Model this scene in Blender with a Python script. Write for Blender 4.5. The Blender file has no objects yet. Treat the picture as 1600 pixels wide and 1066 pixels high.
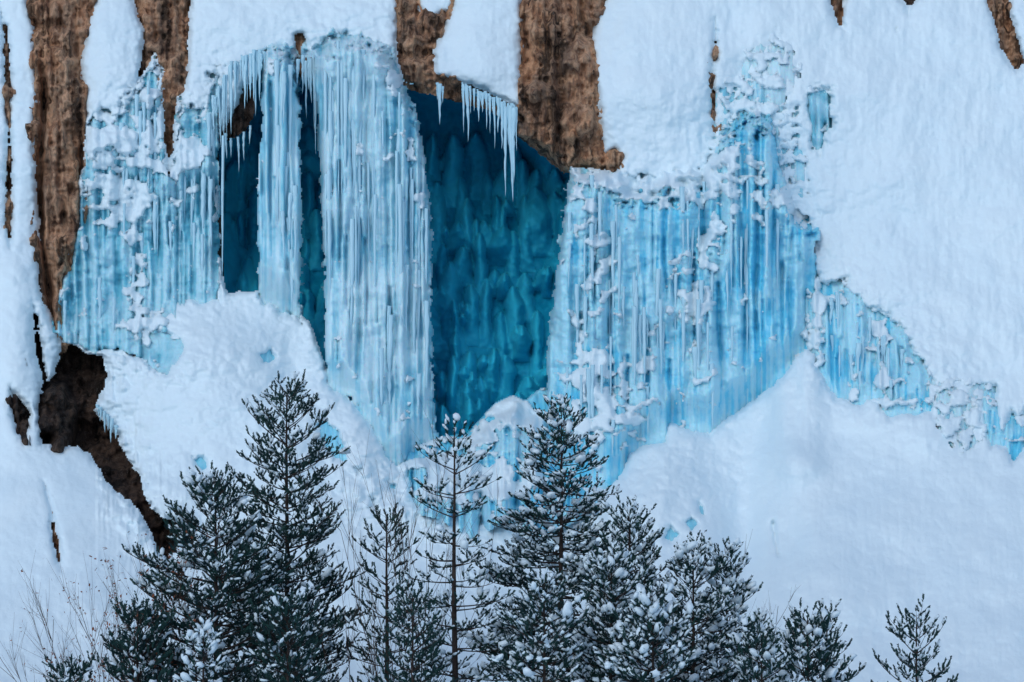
import bpy, math, random
import numpy as np
from mathutils import Vector

# ------------------------------------------------------------------ camera, sky, sun, exposure
scene = bpy.context.scene
COL = scene.collection
cam_d = bpy.data.cameras.new('camera'); cam = bpy.data.objects.new('camera', cam_d); COL.objects.link(cam)
cam.location = (0, 0, 0); cam.rotation_euler = (math.radians(90), 0, 0)
cam_d.sensor_width = 36; cam_d.lens = 90; cam_d.clip_start = 0.5; cam_d.clip_end = 3000
scene.camera = cam
SUN_EL, SUN_AZ = 34.0, 205.0        # soft light from high behind the camera, a little to the left
world = bpy.data.worlds.new('World'); scene.world = world; world.use_nodes = True
wn = world.node_tree; bgn = wn.nodes['Background']
sky = wn.nodes.new('ShaderNodeTexSky'); sky.sky_type = 'NISHITA'; sky.sun_disc = False
sky.sun_elevation = math.radians(SUN_EL); sky.sun_rotation = math.radians(SUN_AZ)
sky.altitude = 300; sky.air_density = 1.0; sky.dust_density = 0.5; sky.ozone_density = 0.6
wn.links.new(sky.outputs[0], bgn.inputs[0]); bgn.inputs[1].default_value = 0.14
sd_ = bpy.data.lights.new('sun', 'SUN'); sd_.energy = 0.75; sd_.angle = math.radians(32); sd_.color = (1.0, 1.0, 0.96)
sun = bpy.data.objects.new('sun', sd_); COL.objects.link(sun)
_el, _az = math.radians(SUN_EL), math.radians(SUN_AZ)
_d = Vector((math.sin(_az)*math.cos(_el), math.cos(_az)*math.cos(_el), math.sin(_el)))
sun.rotation_euler = _d.to_track_quat('Z', 'Y').to_euler()
vs_ = scene.view_settings; vs_.view_transform = 'Standard'; vs_.look = 'None'; vs_.gamma = 1
vs_.use_curve_mapping = False; vs_.exposure = 0.13

# ------------------------------------------------------------------ helpers
K = 0.00025                                            # metres per photo pixel per metre of distance
def at(u, v, Y): return np.stack([(u-800)*K*Y, Y+0*u, (533-v)*K*Y], -1)

def perlin(x, y, seed=0):
    rs = np.random.RandomState(seed+11); p = rs.permutation(256)
    ang = rs.rand(256)*2*np.pi; gx, gy = np.cos(ang), np.sin(ang)
    xi = np.floor(x).astype(int); yi = np.floor(y).astype(int); xf = x-xi; yf = y-yi
    s = xf*xf*xf*(xf*(xf*6-15)+10); t = yf*yf*yf*(yf*(yf*6-15)+10)
    def g(ix, iy, fx, fy):
        h = p[(p[ix & 255]+iy) & 255]; return gx[h]*fx+gy[h]*fy
    a = g(xi, yi, xf, yf); b = g(xi+1, yi, xf-1, yf); c = g(xi, yi+1, xf, yf-1); d = g(xi+1, yi+1, xf-1, yf-1)
    return ((a+(b-a)*s)*(1-t)+(c+(d-c)*s)*t)*1.5
def fbm(u, v, su, sv, seed=0, oct=4, gain=0.5):
    r = 0; a = 1.0
    for i in range(oct):
        r = r+a*perlin(u/su+i*7.3, v/sv-i*3.1, seed+i*17); su /= 2.0; sv /= 2.0; a *= gain
    return r
def sstep(a, b, x):
    t = np.clip((x-a)/(b-a), 0, 1); return t*t*(3-2*t)
def sdist(poly, U, V):
    P = np.array(poly, float); n = len(P)
    out = np.full(U.shape, -400.0)
    x0, y0 = P.min(0)-90; x1, y1 = P.max(0)+90
    m = (U > x0) & (U < x1) & (V > y0) & (V < y1)
    u = U[m]; v = V[m]; d2 = np.full(u.shape, 1e9); ins = np.zeros(u.shape, bool)
    for i in range(n):
        ax, ay = P[i]; bx, by = P[(i+1) % n]; ex, ey = bx-ax, by-ay
        t = np.clip(((u-ax)*ex+(v-ay)*ey)/(ex*ex+ey*ey+1e-9), 0, 1)
        d2 = np.minimum(d2, (u-ax-t*ex)**2+(v-ay-t*ey)**2)
        c = ((ay > v) != (by > v))
        with np.errstate(divide='ignore', invalid='ignore'):
            xx = (bx-ax)*(v-ay)/(by-ay)+ax
        ins ^= c & (u < xx)
    d = np.sqrt(d2); out[m] = np.where(ins, d, -d); return out
def smin(a, b, k=6.0):
    h = np.clip(0.5+0.5*(b-a)/k, 0, 1); return b+(a-b)*h-k*h*(1-h)

def mesh_obj(name, verts, faces_flat, loop_tot, mat, parent=None, origin=None, smooth=True):
    verts = np.asarray(verts, np.float32).reshape(-1, 3)
    if origin is None: origin = (0, 0, 0)
    verts = verts-np.asarray(origin, np.float32)
    me = bpy.data.meshes.new(name)
    faces_flat = np.asarray(faces_flat, np.int32).ravel(); loop_tot = np.asarray(loop_tot, np.int32)
    me.vertices.add(len(verts)); me.vertices.foreach_set('co', verts.ravel())
    me.loops.add(len(faces_flat)); me.loops.foreach_set('vertex_index', faces_flat)
    me.polygons.add(len(loop_tot))
    st = np.concatenate([[0], np.cumsum(loop_tot)[:-1]]).astype(np.int32)
    me.polygons.foreach_set('loop_start', st)
    me.polygons.foreach_set('use_smooth', np.full(len(loop_tot), smooth))
    me.update(calc_edges=True); me.validate()
    me.materials.append(mat)
    o = bpy.data.objects.new(name, me); COL.objects.link(o)
    if parent is not None:
        o.parent = parent; o.location = Vector(origin)-parent.location
    else: o.location = origin
    return o
def empty(name, loc):
    o = bpy.data.objects.new(name, None); COL.objects.link(o); o.location = loc; o.empty_display_size = 0.3; return o
def tag(o, label=None, cat=None, group=None, kind=None):
    if label: o['label'] = label
    if cat: o['category'] = cat
    if group: o['group'] = group
    if kind: o['kind'] = kind
    return o

class MB:
    """collects vertices and faces of one mesh"""
    def __init__(s): s.v = []; s.f = []; s.t = []; s.n = 0
    def add(s, v, f):
        v = np.asarray(v, float).reshape(-1, 3); f = np.asarray(f, int)
        s.v.append(v); s.f.append((f+s.n).ravel()); s.t.append(np.full(f.shape[0], f.shape[1])); s.n += len(v)
    def tube(s, pts, rad, n=6):
        pts = np.asarray(pts, float); m = len(pts)
        T = np.gradient(pts, axis=0); T /= np.linalg.norm(T, axis=1)[:, None]+1e-9
        ref = np.where(np.abs(T[:, 2:3]) > 0.9, np.array([[1., 0, 0]]), np.array([[0, 0, 1.]]))
        A = np.cross(T, ref); A /= np.linalg.norm(A, axis=1)[:, None]+1e-9; B = np.cross(T, A)
        an = np.arange(n)/n*2*np.pi; rad = np.asarray(rad, float).reshape(m, -1)
        R = pts[:, None]+rad[:, :, None]*(np.cos(an)[None, :, None]*A[:, None]+np.sin(an)[None, :, None]*B[:, None])
        i = np.arange(m-1)[:, None]; j = np.arange(n)[None]; k = (j+1) % n
        s.add(R, np.stack([i*n+j, i*n+k, (i+1)*n+k, (i+1)*n+j], -1).reshape(-1, 4))
    def build(s, name, mat, parent=None, origin=None, smooth=True):
        return mesh_obj(name, np.concatenate(s.v), np.concatenate(s.f), np.concatenate(s.t), mat, parent, origin, smooth)

# ------------------------------------------------------------------ materials
def mat_base(name, rough=0.7, spec=0.3):
    m = bpy.data.materials.new(name); m.use_nodes = True; nt = m.node_tree
    b = nt.nodes['Principled BSDF']; b.inputs['Roughness'].default_value = rough
    b.inputs['Specular IOR Level'].default_value = spec
    return m, nt, b
def noise_node(nt, scale, stretch=(1, 1, 1), detail=5, rough=0.55, dist=0):
    tc = nt.nodes.new('ShaderNodeTexCoord'); mp = nt.nodes.new('ShaderNodeMapping')
    mp.inputs['Scale'].default_value = stretch
    n = nt.nodes.new('ShaderNodeTexNoise'); n.inputs['Scale'].default_value = scale
    n.inputs['Detail'].default_value = detail; n.inputs['Roughness'].default_value = rough
    n.inputs['Distortion'].default_value = dist
    nt.links.new(tc.outputs['Object'], mp.inputs[0]); nt.links.new(mp.outputs[0], n.inputs['Vector']); return n
def ramp(nt, src, stops):
    r = nt.nodes.new('ShaderNodeValToRGB'); e = r.color_ramp.elements
    while len(e) < len(stops): e.new(0.5)
    for i, (p, c) in enumerate(stops):
        e[i].position = p; e[i].color = (c[0], c[1], c[2], 1) if not isinstance(c, float) else (c, c, c, 1)
    nt.links.new(src, r.inputs[0]); return r
def mix(nt, fac, a, b, mode='MIX'):
    n = nt.nodes.new('ShaderNodeMix'); n.data_type = 'RGBA'; n.blend_type = mode
    if isinstance(fac, (int, float)): n.inputs[0].default_value = fac
    else: nt.links.new(fac, n.inputs[0])
    nt.links.new(a, n.inputs[6]); nt.links.new(b, n.inputs[7]); return n.outputs[2]
def bump(nt, b, hs, strength=0.5, dist=0.05):
    prev = None
    for h, st, ds in hs:
        n = nt.nodes.new('ShaderNodeBump'); n.inputs['Strength'].default_value = st; n.inputs['Distance'].default_value = ds
        nt.links.new(h, n.inputs['Height'])
        if prev: nt.links.new(prev, n.inputs['Normal'])
        prev = n.outputs[0]
    nt.links.new(prev, b.inputs['Normal'])

def snow_mat(name, tint=(0.78, 0.893, 0.94), b1=0.5):
    m, nt, b = mat_base(name, 0.65, 0.2)
    n = noise_node(nt, 0.5, (1, 1, 0.5), 6); c = ramp(nt, n.outputs[0], [(0.3, (tint[0]*.94, tint[1]*.965, tint[2]*.985)), (0.7, tint)])
    nt.links.new(c.outputs[0], b.inputs['Base Color'])
    f = noise_node(nt, 9, (1, 1, .8), 6, 0.65); g = noise_node(nt, 1.6, (1, 1, .7), 5, 0.6)
    bump(nt, b, [(g.outputs[0], b1*.4, 0.18), (f.outputs[0], b1*.8, 0.035)])
    return m
def ice_mat(name, cols, rough=0.3, spec=0.4, bst=0.6, sc=1.3, attr=True):
    m, nt, b = mat_base(name, rough, spec)
    n = noise_node(nt, sc*1.5, (1.6, 1.6, 0.07), 8, 0.7, 0.2)
    src = n.outputs[0]
    if attr:                      # every column of ice has its own clarity: white aerated ice or clear blue ice; clefts and cave also carry painted depth shading
        at_ = nt.nodes.new('ShaderNodeAttribute'); at_.attribute_name = 'frost_shade'
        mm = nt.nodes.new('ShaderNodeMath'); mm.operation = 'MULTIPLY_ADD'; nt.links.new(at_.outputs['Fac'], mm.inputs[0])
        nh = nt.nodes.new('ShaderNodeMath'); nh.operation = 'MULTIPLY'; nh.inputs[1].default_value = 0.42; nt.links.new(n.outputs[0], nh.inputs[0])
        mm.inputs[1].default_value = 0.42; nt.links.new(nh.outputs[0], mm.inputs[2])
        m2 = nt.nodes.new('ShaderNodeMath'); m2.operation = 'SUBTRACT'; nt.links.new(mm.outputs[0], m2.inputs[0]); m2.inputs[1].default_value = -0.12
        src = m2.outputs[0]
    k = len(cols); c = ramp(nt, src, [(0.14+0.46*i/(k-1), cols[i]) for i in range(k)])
    big = noise_node(nt, 0.25, (1, 1, 0.6), 3); rb = ramp(nt, big.outputs[0], [(0.35, (0.86, 0.95, 0.97)), (0.65, (1., 1., 1.))])
    col = mix(nt, 1.0, c.outputs[0], rb.outputs[0], 'MULTIPLY')
    nt.links.new(col, b.inputs['Base Color'])
    if attr:
        b.inputs['Subsurface Weight'].default_value = 0.5; b.inputs['Subsurface Radius'].default_value = (0.25, 0.8, 1.0)
        b.inputs['Subsurface Scale'].default_value = 0.18
    s1 = noise_node(nt, 7, (1.5, 1.5, 0.10), 5, 0.6, 0.3); s2 = noise_node(nt, 10, (1, 1, 0.3), 5, 0.6)
    bump(nt, b, [(s1.outputs[0], bst, 0.06), (s2.outputs[0], bst*.25, 0.02)])
    return m
def rock_mat(name, dark, mid, light, fleck=0.5, vs=0.35):
    m, nt, b = mat_base(name, 0.85, 0.25)
    n = noise_node(nt, 1.7, (1.3, 1.3, vs+.15), 10, 0.72, 0.25)
    c = ramp(nt, n.outputs[0], [(0.3, dark), (0.45, mid), (0.56, light), (0.7, mid)])
    st = noise_node(nt, 0.75, (2.2, 2.2, 0.12), 5, 0.6, 0.3)
    r2 = ramp(nt, st.outputs[0], [(0.40, 0.22), (0.48, 0.95), (0.7, 1.25)])
    col = mix(nt, 1.0, c.outputs[0], r2.outputs[0], 'MULTIPLY')
    fl = noise_node(nt, 9, (1.5, 1.5, .45), 5, 0.75, 1.0); fr = ramp(nt, fl.outputs[0], [(0.55, 0.0), (0.66, fleck)])
    wc = nt.nodes.new('ShaderNodeRGB'); wc.outputs[0].default_value = (0.42, 0.38, 0.34, 1)
    col = mix(nt, fr.outputs[0], col, wc.outputs[0])
    pt = noise_node(nt, 0.45, (1.2, 1.2, .6), 6, 0.65, 0.5)          # large stained and greyed areas
    pr = ramp(nt, pt.outputs[0], [(0.36, (0.42, 0.45, 0.50)), (0.48, (1.0, 1.0, 1.0)), (0.62, (1.12, 1.04, 0.96))])
    col = mix(nt, 1.0, col, pr.outputs[0], 'MULTIPLY')
    nt.links.new(col, b.inputs['Base Color'])
    n3 = noise_node(nt, 6, (1.6, 1.6, .6), 8, 0.72, 0.5)
    bump(nt, b, [(n.outputs[0], 1.0, 0.24), (n3.outputs[0], 1.0, 0.08)])
    return m
M = {}
M['snow'] = snow_mat('snow')
M['snow_rough'] = snow_mat('snow_rough', (0.77, 0.883, 0.93), 0.6)
M['tree_snow'] = snow_mat('tree_snow', (0.75, 0.86, 0.91), 0.2)
M['ice_left'] = ice_mat('ice_left', [(0.05, 0.40, 0.54), (0.21, 0.58, 0.71), (0.50, 0.77, 0.86)])
M['ice_pale'] = ice_mat('ice_pale', [(0.09, 0.51, 0.70), (0.34, 0.69, 0.82), (0.64, 0.84, 0.91)])
M['ice_blue'] = ice_mat('ice_blue', [(0.04, 0.50, 0.76), (0.17, 0.66, 0.87), (0.50, 0.82, 0.93)])
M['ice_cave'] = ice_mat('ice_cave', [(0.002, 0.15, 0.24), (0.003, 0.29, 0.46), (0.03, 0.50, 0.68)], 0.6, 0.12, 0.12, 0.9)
M['icicle'] = ice_mat('icicle', [(0.22, 0.52, 0.68), (0.52, 0.76, 0.86)], 0.15, 0.6, 0.4, 1.3, False)
M['rock'] = rock_mat('rock', (0.09, 0.048, 0.032), (0.44, 0.235, 0.14), (0.74, 0.45, 0.28))
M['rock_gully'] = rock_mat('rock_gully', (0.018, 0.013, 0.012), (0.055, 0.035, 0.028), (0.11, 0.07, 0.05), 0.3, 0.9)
M['cliff'] = rock_mat('cliff', (0.03, 0.02, 0.015), (0.09, 0.055, 0.035), (0.2, 0.12, 0.08))
def plain(name, c1, c2, sc=6, rough=0.8):
    m, nt, b = mat_base(name, rough, 0.2); n = noise_node(nt, sc, (1, 1, 1), 4)
    c = ramp(nt, n.outputs[0], [(0.35, c1), (0.65, c2)]); nt.links.new(c.outputs[0], b.inputs['Base Color']); return m
M['bark'] = plain('bark', (0.02, 0.015, 0.013), (0.06, 0.042, 0.035), 8)
M['twig'] = plain('twig', (0.05, 0.03, 0.025), (0.10, 0.065, 0.05), 8)
M['needle'] = plain('needle', (0.006, 0.028, 0.034), (0.018, 0.062, 0.052), 2.2, 0.6)
M['dead_leaf'] = plain('dead_leaf', (0.16, 0.05, 0.03), (0.28, 0.10, 0.05), 8)

# ------------------------------------------------------------------ the grid all of the mountainside is laid out on
STEP = 2.0
ua = np.arange(-160, 1761, STEP); va = np.arange(-130, 1241, STEP)
U, V = np.meshgrid(ua, va)
def prof(v, pts):
    p = np.array(pts, float); vv = np.arange(-1600, 2001, 5.0); y = np.interp(vv, p[:, 0], p[:, 1])
    k = np.exp(-np.linspace(-2, 2, 31)**2); k /= k.sum(); y = np.convolve(np.pad(y, 15, 'edge'), k, 'valid')
    return np.interp(v, vv, y)
def ybase(U, V):
    a = prof(V, [(-1500, 150), (-130, 104.5), (150, 101.2), (480, 100.4), (600, 99), (700, 97), (850, 92.5), (1066, 84.5), (1240, 78), (2000, 60)])
    b = prof(V, [(-1500, 160), (-130, 106.5), (150, 102.6), (400, 99.6), (600, 96.6), (800, 92), (1066, 84.5), (1240, 78), (2000, 60)])
    y = a+(b-a)*sstep(1120, 1480, U)
    g = lambda u0, v0, su, sv, h: h*np.exp(-((U-u0)/su)**2-((V-v0)/sv)**2)
    y = y-g(330, 560, 70, 50, .8)-g(250, 660, 60, 80, .7)+g(455, 560, 30, 60, .6)-g(360, 620, 170, 150, 2.4)-g(480, 720, 120, 90, 1.0)
    y = y-g(1243, 722, 46, 38, 1.7)-g(1225, 650, 22, 70, .9)+g(1165, 860, 26, 90, 1.0)-g(1105, 850, 30, 70, .6)-g(1040, 740, 45, 60, .7)-g(560, 690, 40, 60, .7)-g(1330, 800, 150, 60, .8)+g(1225, 860, 35, 60, .5)-g(1262, 620, 30, 80, 1.2)
    y = y-g(1150, 790, 60, 90, -1.3)-g(1000, 800, 110, 60, 0.9)-g(1290, 900, 90, 90, 1.2)
    y = y-g(20, 540, 60, 150, 2.2)-g(120, 800, 160, 120, 1.6)+g(190, 700, 80, 70, 1.2)-g(60, 960, 120, 90, .9)
    y = y-g(750, 60, 50, 90, .5)-g(175, 60, 40, 90, .4)-g(1020, 120, 80, 120, .6)+g(1150, 60, 30, 90, .4)
    return y
YB = ybase(U, V)

def sheet(name, Y, keep, mat, parent=None, origin=None, frost_shade=None):
    kc = keep[:-1, :-1] & keep[1:, :-1] & keep[:-1, 1:] & keep[1:, 1:]
    H, W = keep.shape
    i, j = np.nonzero(kc)
    q = np.stack([i*W+j, (i+1)*W+j, (i+1)*W+j+1, i*W+j+1], -1)
    used, inv = np.unique(q.ravel(), return_inverse=True)
    P = at(U.ravel()[used], V.ravel()[used], Y.ravel()[used])
    if origin is None and parent is None:
        k = np.argmin(P[:, 2]); origin = (float(P[:, 0].mean()), float(P[k, 1]), float(P[k, 2]))
    elif origin is None: origin = tuple(parent.location)
    o = mesh_obj(name, P, inv, np.full(len(q), 4), mat, parent, origin)
    if frost_shade is not None:
        a = o.data.attributes.new('frost_shade', 'FLOAT', 'POINT'); a.data.foreach_set('value', frost_shade.ravel()[used].astype(np.float32))
    return o

# ---- outlines (photo pixels)
ROCKS = {
 'left_pillar': [(38,-200),(40,0),(50,40),(53,90),(57,160),(50,205),(52,280),(58,340),(58,410),(58,440),(64,466),(80,498),(92,540),(93,470),(98,425),(105,400),(118,378),(124,330),(126,280),(136,260),(136,190),(133,150),(129,100),(131,90),(137,50),(150,0),(158,-200)],
 'strip': [(0,-200),(2,18),(9,36),(14,40),(18,75),(20,130),(17,180),(22,250),(20,370),(16,390),(8,370),(6,280),(10,200),(7,140),(3,80),(1,20),(-6,-200)],
 'fork': [(205,-200),(205,0),(212,20),(221,45),(220,75),(213,120),(213,128),(225,120),(243,86),(253,110),(252,170),(256,240),(261,283),(268,275),(268,250),(274,240),(275,180),(280,155),(292,140),(297,100),(298,40),(300,0),(302,-200)],
 'skull': [(617,-200),(618,40),(615,80),(622,110),(632,130),(680,140),(730,155),(770,165),(800,185),(812,195),(812,166),(790,155),(760,138),(730,128),(700,120),(683,115),(680,80),(690,60),(700,30),(712,8),(708,-10),(700,15),(675,25),(660,22),(656,0),(655,-200)],
 'centre': [(808,-200),(812,30),(811,100),(811,205),(850,235),(885,262),(945,268),(958,273),(965,270),(972,243),(960,232),(945,240),(940,200),(940,170),(933,120),(928,60),(932,25),(945,0),(960,-200)],
 'sliver': [(1117,28),(1121,55),(1125,90),(1118,100),(1120,150),(1118,215),(1112,180),(1106,120),(1111,90)],
 'wedge': [(1290,-200),(1294,0),(1300,20),(1308,43),(1320,48),(1321,0),(1323,-200)],
 'corner': [(1530,-200),(1540,5),(1553,40),(1560,75),(1575,100),(1588,115),(1604,100),(1593,60),(1582,20),(1578,-200)],
 'gully': [(50,470),(62,500),(70,560),(76,592),(84,580),(92,545),(96,532),(120,537),(140,552),(162,552),(172,590),(150,640),(185,680),(200,710),(222,745),(228,770),(245,800),(275,812),(300,825),(300,850),(262,880),(245,862),(225,815),(200,785),(177,770),(165,755),(140,712),(122,702),(108,700),(98,705),(62,697),(60,665),(55,635),(64,610),(60,580),(50,540)],
 'low_sliver': [(69,752),(77,768),(84,800),(92,830),(98,865),(97,890),(88,880),(80,850),(76,830),(80,800),(72,775)],
 'nook': [(16,605),(28,616),(45,632),(52,650),(45,672),(38,692),(28,680),(20,660),(15,640)],
 'lip': [(333,212),(350,198),(365,180),(372,150),(383,120),(398,150),(398,180),(385,203),(365,217),(340,220)],
 'brow': [(455,52),(475,48),(484,70),(484,112),(462,100)],
 'top_chip': [(1383,-30),(1400,-4),(1412,6),(1420,22),(1424,10),(1442,-4),(1440,-30)],
 'crack': [(1206,818),(1209,812),(1213,842),(1216,868),(1212,862),(1208,838)],
}
ICES = {
 'left': [(133,185),(160,172),(185,180),(212,142),(225,122),(243,90),(250,110),(252,170),(256,240),(261,285),(268,278),(270,250),(276,200),(283,155),(300,165),(318,180),(330,150),(338,105),(345,120),(343,215),(343,300),(343,470),(315,480),(300,472),(278,474),(265,492),(250,499),(240,492),(225,492),(232,515),(262,518),(284,530),(289,548),(275,572),(262,588),(245,586),(230,572),(215,560),(195,551),(175,546),(160,550),(150,553),(135,549),(122,541),(96,533),(92,520),(92,470),(98,425),(105,400),(118,378),(124,330),(126,280),(134,262)],
 'pillar_a': [(406,88),(425,76),(445,72),(462,90),(470,120),(471,200),(474,300),(474,420),(472,506),(455,494),(440,493),(425,480),(402,467),(399,350),(403,250),(408,180)],
 'pillar_b': [(490,80),(500,66),(520,52),(560,62),(600,78),(620,100),(632,130),(645,150),(656,180),(661,220),(666,270),(672,330),(679,380),(677,450),(676,560),(680,640),(687,694),(664,702),(640,712),(625,738),(600,712),(575,662),(545,627),(520,612),(509,602),(506,500),(503,380),(500,330),(499,240),(494,220),(490,150)],
 'right': [(890,262),(905,264),(945,270),(960,282),(1000,287),(1050,287),(1095,282),(1120,240),(1128,205),(1150,195),(1180,185),(1212,192),(1214,250),(1228,300),(1248,340),(1260,346),(1262,400),(1260,540),(1225,592),(1200,612),(1150,650),(1130,661),(1110,681),(1080,676),(1048,664),(1040,692),(1000,701),(985,715),(970,750),(950,768),(915,765),(880,740),(860,700),(851,650),(855,600),(853,560),(860,500),(868,430),(878,360),(885,300)],
 'lower_right': [(1262,420),(1272,413),(1282,425),(1286,442),(1320,440),(1345,472),(1375,487),(1405,502),(1425,545),(1450,582),(1462,602),(1458,645),(1440,648),(1410,648),(1388,656),(1370,630),(1355,628),(1345,636),(1325,630),(1310,625),(1290,605),(1275,572),(1260,540)],
 'far_right': [(1536,600),(1558,602),(1560,650),(1565,672),(1580,640),(1592,650),(1602,632),(1618,650),(1612,690),(1596,712),(1582,726),(1570,700),(1556,698),(1548,702),(1540,680),(1535,640)],
 'alcove': [(1261,142),(1280,136),(1301,140),(1299,180),(1308,195),(1292,205),(1290,225),(1278,242),(1268,232),(1264,190)],
 'fringe': [(1122,215),(1128,150),(1150,115),(1180,80),(1215,66),(1245,95),(1238,150),(1250,215),(1262,300),(1240,320),(1216,250),(1212,196),(1180,190),(1150,200)],
 'fringe_low': [(1462,600),(1480,608),(1500,600),(1534,612),(1534,700),(1500,700),(1470,660)],
 'scar': [(1142,132),(1150,148),(1162,142),(1178,158),(1172,168),(1158,174),(1144,164)],
 'upper_scar': [(1196,98),(1208,92),(1222,100),(1214,122),(1206,134),(1198,120)],
 'oval': [(493,662),(505,655),(530,672),(543,708),(536,724),(524,718),(503,692)],
 'pocket_a': [(404,552),(412,552),(424,545),(432,560),(424,568),(411,567)],
 'pocket_b': [(552,730),(566,732),(560,742)], 'pocket_c': [(604,752),(618,756),(620,768),(610,764)], 'pocket_d': [(577,776),(588,778),(582,792)],
 'tower': [(1040,828),(1048,822),(1060,834),(1050,848),(1036,842)], 'pocket_e': [(1072,816),(1080,808),(1092,820),(1080,832)], 'pocket_f': [(1090,784),(1098,792),(1100,806),(1092,800)],
 'pocket_g': [(1488,622),(1502,616),(1512,650),(1524,690),(1510,712),(1498,690),(1490,655)],
 'pocket_h': [(298,710),(306,716),(318,712),(326,730),(316,738),(306,726)],
 'foot': [(640,712),(668,702),(690,694),(735,690),(755,668),(780,640),(802,630),(822,640),(850,618),(862,700),(890,745),(930,775),(900,800),(850,830),(790,800),(740,830),(690,800),(650,790),(636,745)],
}
CAVE = [(333,218),(350,196),(400,106),(440,90),(500,85),(640,128),(690,138),(760,160),(830,218),(880,256),(905,262),(905,650),(860,720),(700,725),(620,735),(600,690),(560,640),(525,610),(505,598),(475,510),(400,464),(345,472)]

print('distance fields')
SR = {k: sdist(p, U, V) for k, p in ROCKS.items()}
SI = {k: sdist(p, U, V) for k, p in ICES.items()}
SC = sdist(CAVE, U, V)
n_fine = fbm(U, V, 22, 22, 1, 4, 0.6); n_med = fbm(U, V, 60, 60, 2, 4, 0.55); n_big = fbm(U, V, 260, 200, 3, 3)
n_edge = fbm(U, V, 14, 14, 5, 3, 0.6); n_streak = fbm(U, V, 9, 130, 6, 3, 0.6); n_streak2 = fbm(U, V, 30, 260, 7, 3, 0.6)
n_lump = np.abs(fbm(U, V, 46, 34, 8, 4, 0.55))

# ------------------------------------------------------------------ cliff behind everything (structure)
print('cliff')
YR = YB+2.2-0.25*n_med-0.12*n_streak2
tag(sheet('cliff', YR+0.25, SC < 8, M['cliff']), kind='structure')

# ------------------------------------------------------------------ rock outcrops
ROCK_INFO = {
 'left_pillar': ('rock_pillar', 'tall brown rock pillar with a black vertical crack, left of the blue ice', 'rock pillar', 'rock'),
 'strip': ('rock_strip', 'narrow dark rock strip between snow bands at the far left edge', 'rock', 'rock'),
 'fork': ('rock_pillar', 'dark forked rock rib tapering to a point above the left ice curtain', 'rock pillar', 'rock'),
 'skull': ('rock_outcrop', 'knobbly brown rock hanging over the cave mouth with a thin ledge running right', 'rock', 'rock'),
 'centre': ('rock_pillar', 'broadest brown rock pillar, ending in a snout above the cave and the right ice curtain', 'rock pillar', 'rock'),
 'sliver': ('rock_outcrop', 'thin brown rock sliver poking through the upper right snow', 'rock', 'rock'),
 'wedge': ('rock_outcrop', 'small brown rock wedge at the top edge above the snow slope', 'rock', 'rock'),
 'corner': ('rock_outcrop', 'brown rock spur in the top right corner with a snow pillow on its side', 'rock', 'rock'),
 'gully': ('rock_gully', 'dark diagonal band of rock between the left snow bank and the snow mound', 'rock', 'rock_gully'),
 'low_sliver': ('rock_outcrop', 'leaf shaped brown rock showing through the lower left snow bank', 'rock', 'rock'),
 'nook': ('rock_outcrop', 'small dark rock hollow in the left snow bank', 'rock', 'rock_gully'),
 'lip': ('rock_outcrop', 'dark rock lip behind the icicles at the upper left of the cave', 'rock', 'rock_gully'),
 'brow': ('rock_outcrop', 'small brown rock patch at the head of the narrow ice column', 'rock', 'rock'),
 'top_chip': ('rock_outcrop', 'tiny dark rock chip at the top edge right of the wedge', 'rock', 'rock_gully'),
 'crack': ('rock_outcrop', 'hairline dark rock crack low in the snow slope below the rounded hump', 'rock', 'rock_gully'),
}
flute = np.abs(perlin(U/17+0.35*n_med, V/260, 21))*0.5+np.abs(perlin(U/8+.3*n_med, V/120, 22))*0.22
YROCK = {}
for k, sdv in SR.items():
    nm, lb, cat, mt = ROCK_INFO[k]
    bul = {'centre': 1.0, 'left_pillar': .9, 'skull': .8, 'gully': -1.6}.get(k, .35)
    dd = np.clip((sdv+14)/50, 0, 1)
    Y = YB+0.5-bul*np.sqrt(1-(1-dd)**2)+flute*(1.25 if k != 'gully' else 0.3)-0.30*n_fine-0.35*n_med-.35*np.abs(fbm(U, V, 26, 120, 77, 3, .5))-.5*fbm(U, V, 70, 60, 78, 3, .5)
    if k == 'left_pillar':                                   # the long black cleft
        cu = 66+3*np.sin(V/70)+sstep(330, 480, V)*10
        Y = Y+1.3*np.exp(-((U-cu)/5.5)**2)*sstep(60, 200, V)
        Y = Y+.6*np.exp(-((U-128)/3)**2)*sstep(160, 240, V)
    if k == 'centre':                                        # dark vertical groove and an undercut snout
        Y = Y+0.55*np.exp(-((U-874)/9)**2)*(1-sstep(90, 150, V))+1.2*sstep(205, 275, V-0.35*(U-850))
    if k == 'skull':
        Y = Y+0.5*np.exp(-((U-640)/14)**2-((V-88)/7)**2)+0.5*np.exp(-((U-668)/12)**2-((V-82)/7)**2)+.5*sstep(110, 140, V)
    if k == 'gully':                                         # the pale bulge with the black hollow under it
        bd = ((U-88)/34)**2+((V-655)/62)**2
        Y = Y-2.4*np.sqrt(np.clip(1-bd, 0, 1))+2.5*np.exp(-((U-72)/12)**2-((V-688)/14)**2)-.5*np.abs(n_med)
    F = sdv+(16 if k not in ('skull', 'centre', 'lip', 'gully') else np.where(SC > -4, 1.5, 16))
    if k in ('skull', 'centre'): F = F+9*(SC > -4)
    F = F+2.5*n_edge*(SC > -4)
    sheetY = Y; YROCK[k] = Y
    keep = F > 0
    if k == 'gully':
        root_k = np.argmin(np.abs(U-150)+np.abs(V-800)); 
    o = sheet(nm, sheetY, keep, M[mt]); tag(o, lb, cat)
bulge = None

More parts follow.
